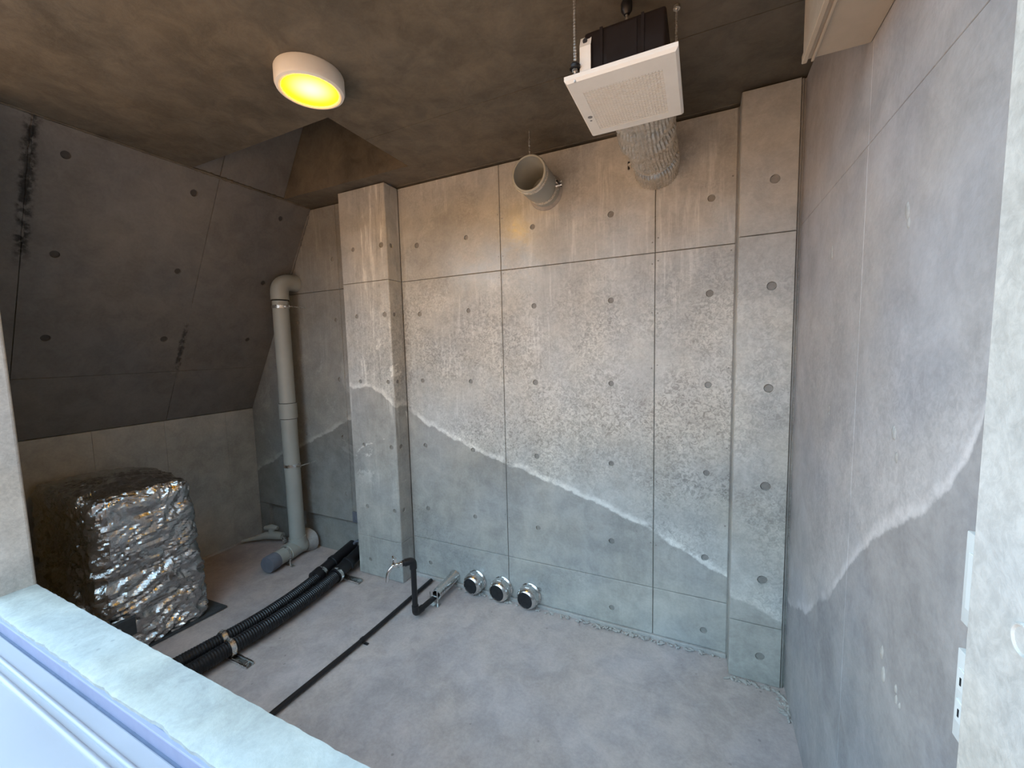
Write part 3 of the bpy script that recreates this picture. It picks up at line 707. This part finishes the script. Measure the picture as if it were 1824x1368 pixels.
# steel channels carrying the hoses
def channel(x0, x1, y, label):
    th = thing('support_channel', ((x0 + x1) / 2, y, 0), label, 'bracket', 'steel channels under the hoses')
    b = bmesh.new(); w = .021
    box(b, x0, x1, y - w, y + w, .0015, .004); box(b, x0, x1, y - w, y - w + .0025, .004, .018); box(b, x0, x1, y + w - .0025, y + w, .004, .018)
    box(b, x0, x1, y - w, y - w + .008, .0155, .018); box(b, x0, x1, y + w - .008, y + w, .0155, .018)
    link('channel', b, 'steel', th)
    link('channel_nut', B(x1 - .045, x1 - .028, y - .012, y + .012, .006, .0115, bev=.001, seg=1), 'steel', th)
channel(-1.34, -.985, -1.045, 'steel channel on the floor under the hose clamps nearest the camera')
channel(-1.36, -1.03, -.245, 'steel channel on the floor under the hoses beside the left pilaster')

# ------------------------------------------------------------------ thin black pipe on floor
tp_ = thing('thin_pipe', (-.58, -.7, 0), 'thin straight black pipe running across the floor', 'pipe')
link('pipe', T(spline([(-.602, -1.60, .016), (-.598, -1.17, .016), (-.574, -.68, .017), (-.573, -.20, .016), (-.573, -.04, .016)], .05), .0125, seg=16), 'black', tp_, 40)
cl = link('pipe_clip', Lt((-.5735, -.685, .017), (0, 1, 0), [(.013, 0), (.0155, 0), (.0155, .016), (.013, .016), (.013, 0)], 20), 'black', tp_, 35)
link('clip_tab', B(-.562, -.532, -.687, -.669, .002, .0045, bev=.001, seg=1), 'black', cl)

# ------------------------------------------------------------------ tap on black riser
tx_, ty_ = -.424, -.40
tap = thing('water_tap', (tx_, ty_, 0), 'chrome tap on a black upright pipe at the foot of the left pilaster', 'tap')
zt = .372; r = .0165
link('riser', T([(tx_, ty_, .05), (tx_, ty_, zt - .02)], r, seg=20), 'black', tap, 40)
ad = Vector((-.62, -.78, -.02)).normalized()
el = [(tx_, ty_, zt - .05)] + arc((tx_, ty_, zt), (tx_, ty_, zt - .025), Vector((tx_, ty_, zt)) + ad * .025, 6) + [Vector((tx_, ty_, zt)) + ad * .05]
link('elbow', T(el, r + .005, seg=20), 'black', tap, 40)
hd = Vector((.10, .95, .04)).normalized(); lo_ = Vector((tx_, ty_, .036))
el = [(tx_, ty_, .09)] + arc(lo_, (tx_, ty_, .06), lo_ + hd * .03, 6) + [lo_ + hd * .06]
link('elbow', T(el, r + .004, seg=20), 'black', tap, 40)
link('supply_pipe', T([lo_ + hd * .02, lo_ + hd * .20], r, seg=20), 'black', tap, 40)
a0 = Vector((tx_, ty_, zt)) + ad * .05
link('arm', T([a0 - ad * .02, a0 + ad * .015], r + .001, seg=20), 'black', tap, 40)
body = bmesh.new(); p = a0 + ad * .012
sweep(body, [p, p + ad * .012, p + ad * .014, p + ad * .030, p + ad * .034, p + ad * .062], [.0165, .0165, .011, .011, .0155, .013], seg=16)
q0 = p + ad * .046
sweep(body, [q0, q0 + Vector((0, 0, .020)), q0 + Vector((0, 0, .036))], [.0135, .011, .007], seg=14)
s0 = p + ad * .052
sweep(body, spline([s0, s0 + ad * .018 + Vector((0, 0, -.014)), s0 + ad * .034 + Vector((0, 0, -.040)), s0 + ad * .040 + Vector((0, 0, -.088))], .006), .0095, seg=14)
link('tap_body', body, 'chrome', tap, 40)
hq = q0 + Vector((0, 0, .040)); sd = Vector((ad.y, -ad.x, 0))
hb = bmesh.new()
sweep(hb, [hq - sd * .028, hq - sd * .014, hq, hq + sd * .014, hq + sd * .028], [.0085, .0055, .008, .0055, .0085], seg=10)
sweep(hb, [hq - ad * .014, hq, hq + ad * .014], [.004, .005, .004], seg=10)
link('handle', hb, 'chrome', tap, 40)

# silver sleeve at the wall, and its stand
slv = thing('wall_sleeve', (-.41, -.1, 0), 'silver metal sleeve around the black supply pipe, left of the three round vents', 'pipe sleeve')
link('sleeve', Lt((-.405, -.215, .052), (0.02, 1, .06), [(.026, 0), (.033, 0), (.034, .01), (.034, .19), (.044, .215), (.026, .215), (.026, 0)], 32), 'stainless', slv, 35)
sb = bmesh.new()
box(sb, -.435, -.365, -.258, -.222, .0015, .004); sweep(sb, [(-.378, -.24, .004), (-.378, -.24, .115)], .0035, seg=8)
sweep(sb, [(-.432, -.24, .004), (-.432, -.24, .085)], .003, seg=8); box(sb, -.436, -.372, -.243, -.237, .055, .059)
link('stand', sb, 'steel', slv)

# ------------------------------------------------------------------ three round stainless vents
vent0 = None
for i, (x, lab) in enumerate(((-.225, 'round stainless wall vent with black mesh, nearest the chrome tap'), (-.03, 'middle one of the three round stainless wall vents'), (.165, 'round stainless wall vent with black mesh, farthest right of the three'))):
    if vent0 is None:
        v0 = thing('wall_vent', (x, 0, .078), lab, 'vent', 'round stainless vents'); VK = .93; Z = Vector((x, 0, .072))
        D = Vector((-.08, -1, .0)).normalized()
        link('flange', Lt(Z, D, [(.0, 0), (.072, 0), (.0725, .004), (.063, .012), (.060, .012), (0, .012)], 48), 'stainless', v0, 30)
        link('hood', Lt(Z + Vector((-.002, 0, 0)), D, [(.058, .008), (.068, .014), (.070, .034), (.069, .05), (.062, .066), (.0545, .076), (.0505, .078), (.049, .074), (.049, .06)], 48), 'stainless', v0, 40)
        bm = Lt(Z, D, [(0, .073), (.0495, .073), (.0495, .07)], 40)
        ms = link('mesh_screen', bm, 'mesh', v0, 30)
        link('lock_tab', B(x - .016, x + .014, -.055, -.012, .137, .1445, bev=.002, seg=1), 'stainless', v0)
        vent0 = v0
    else:
        c0 = vent0.copy(); COL.objects.link(c0); c0.location = (x, 0, .078); c0['label'] = lab
        for ch in vent0.children:
            cc = ch.copy(); COL.objects.link(cc); inv = ch.matrix_parent_inverse.copy(); cc.parent = c0; cc.matrix_parent_inverse = inv

# ------------------------------------------------------------------ plates on the right wall
def plate(z0, z1, label, name, kind):
    th = thing(name, (1.49, -1.465, z0), label, kind)
    link('cover_plate', B(1.4795, 1.4965, -1.505, -1.432, z0, z1, bev=.002), 'plate', th, 30)
    return th
p1 = plate(1.197, 1.338, 'plain white wall plate, the upper of two behind the right jamb', 'wall_plate', 'wall plate')
link('rocker', B(1.4765, 1.481, -1.495, -1.4465, 1.225, 1.31, bev=.001, seg=1), 'plate', p1)
p2 = plate(1.013, 1.155, 'white outlet plate with two sockets, the lower of two behind the right jamb', 'outlet_plate', 'outlet')
for z in (1.045, 1.095):
    s_ = link('socket', B(1.477, 1.481, -1.495, -1.4405, z, z + .034, bev=.001, seg=1), 'plate', p2)
    link('slot', B(1.4762, 1.4772, -1.452, -1.449, z + .010, z + .022), 'mesh', s_)
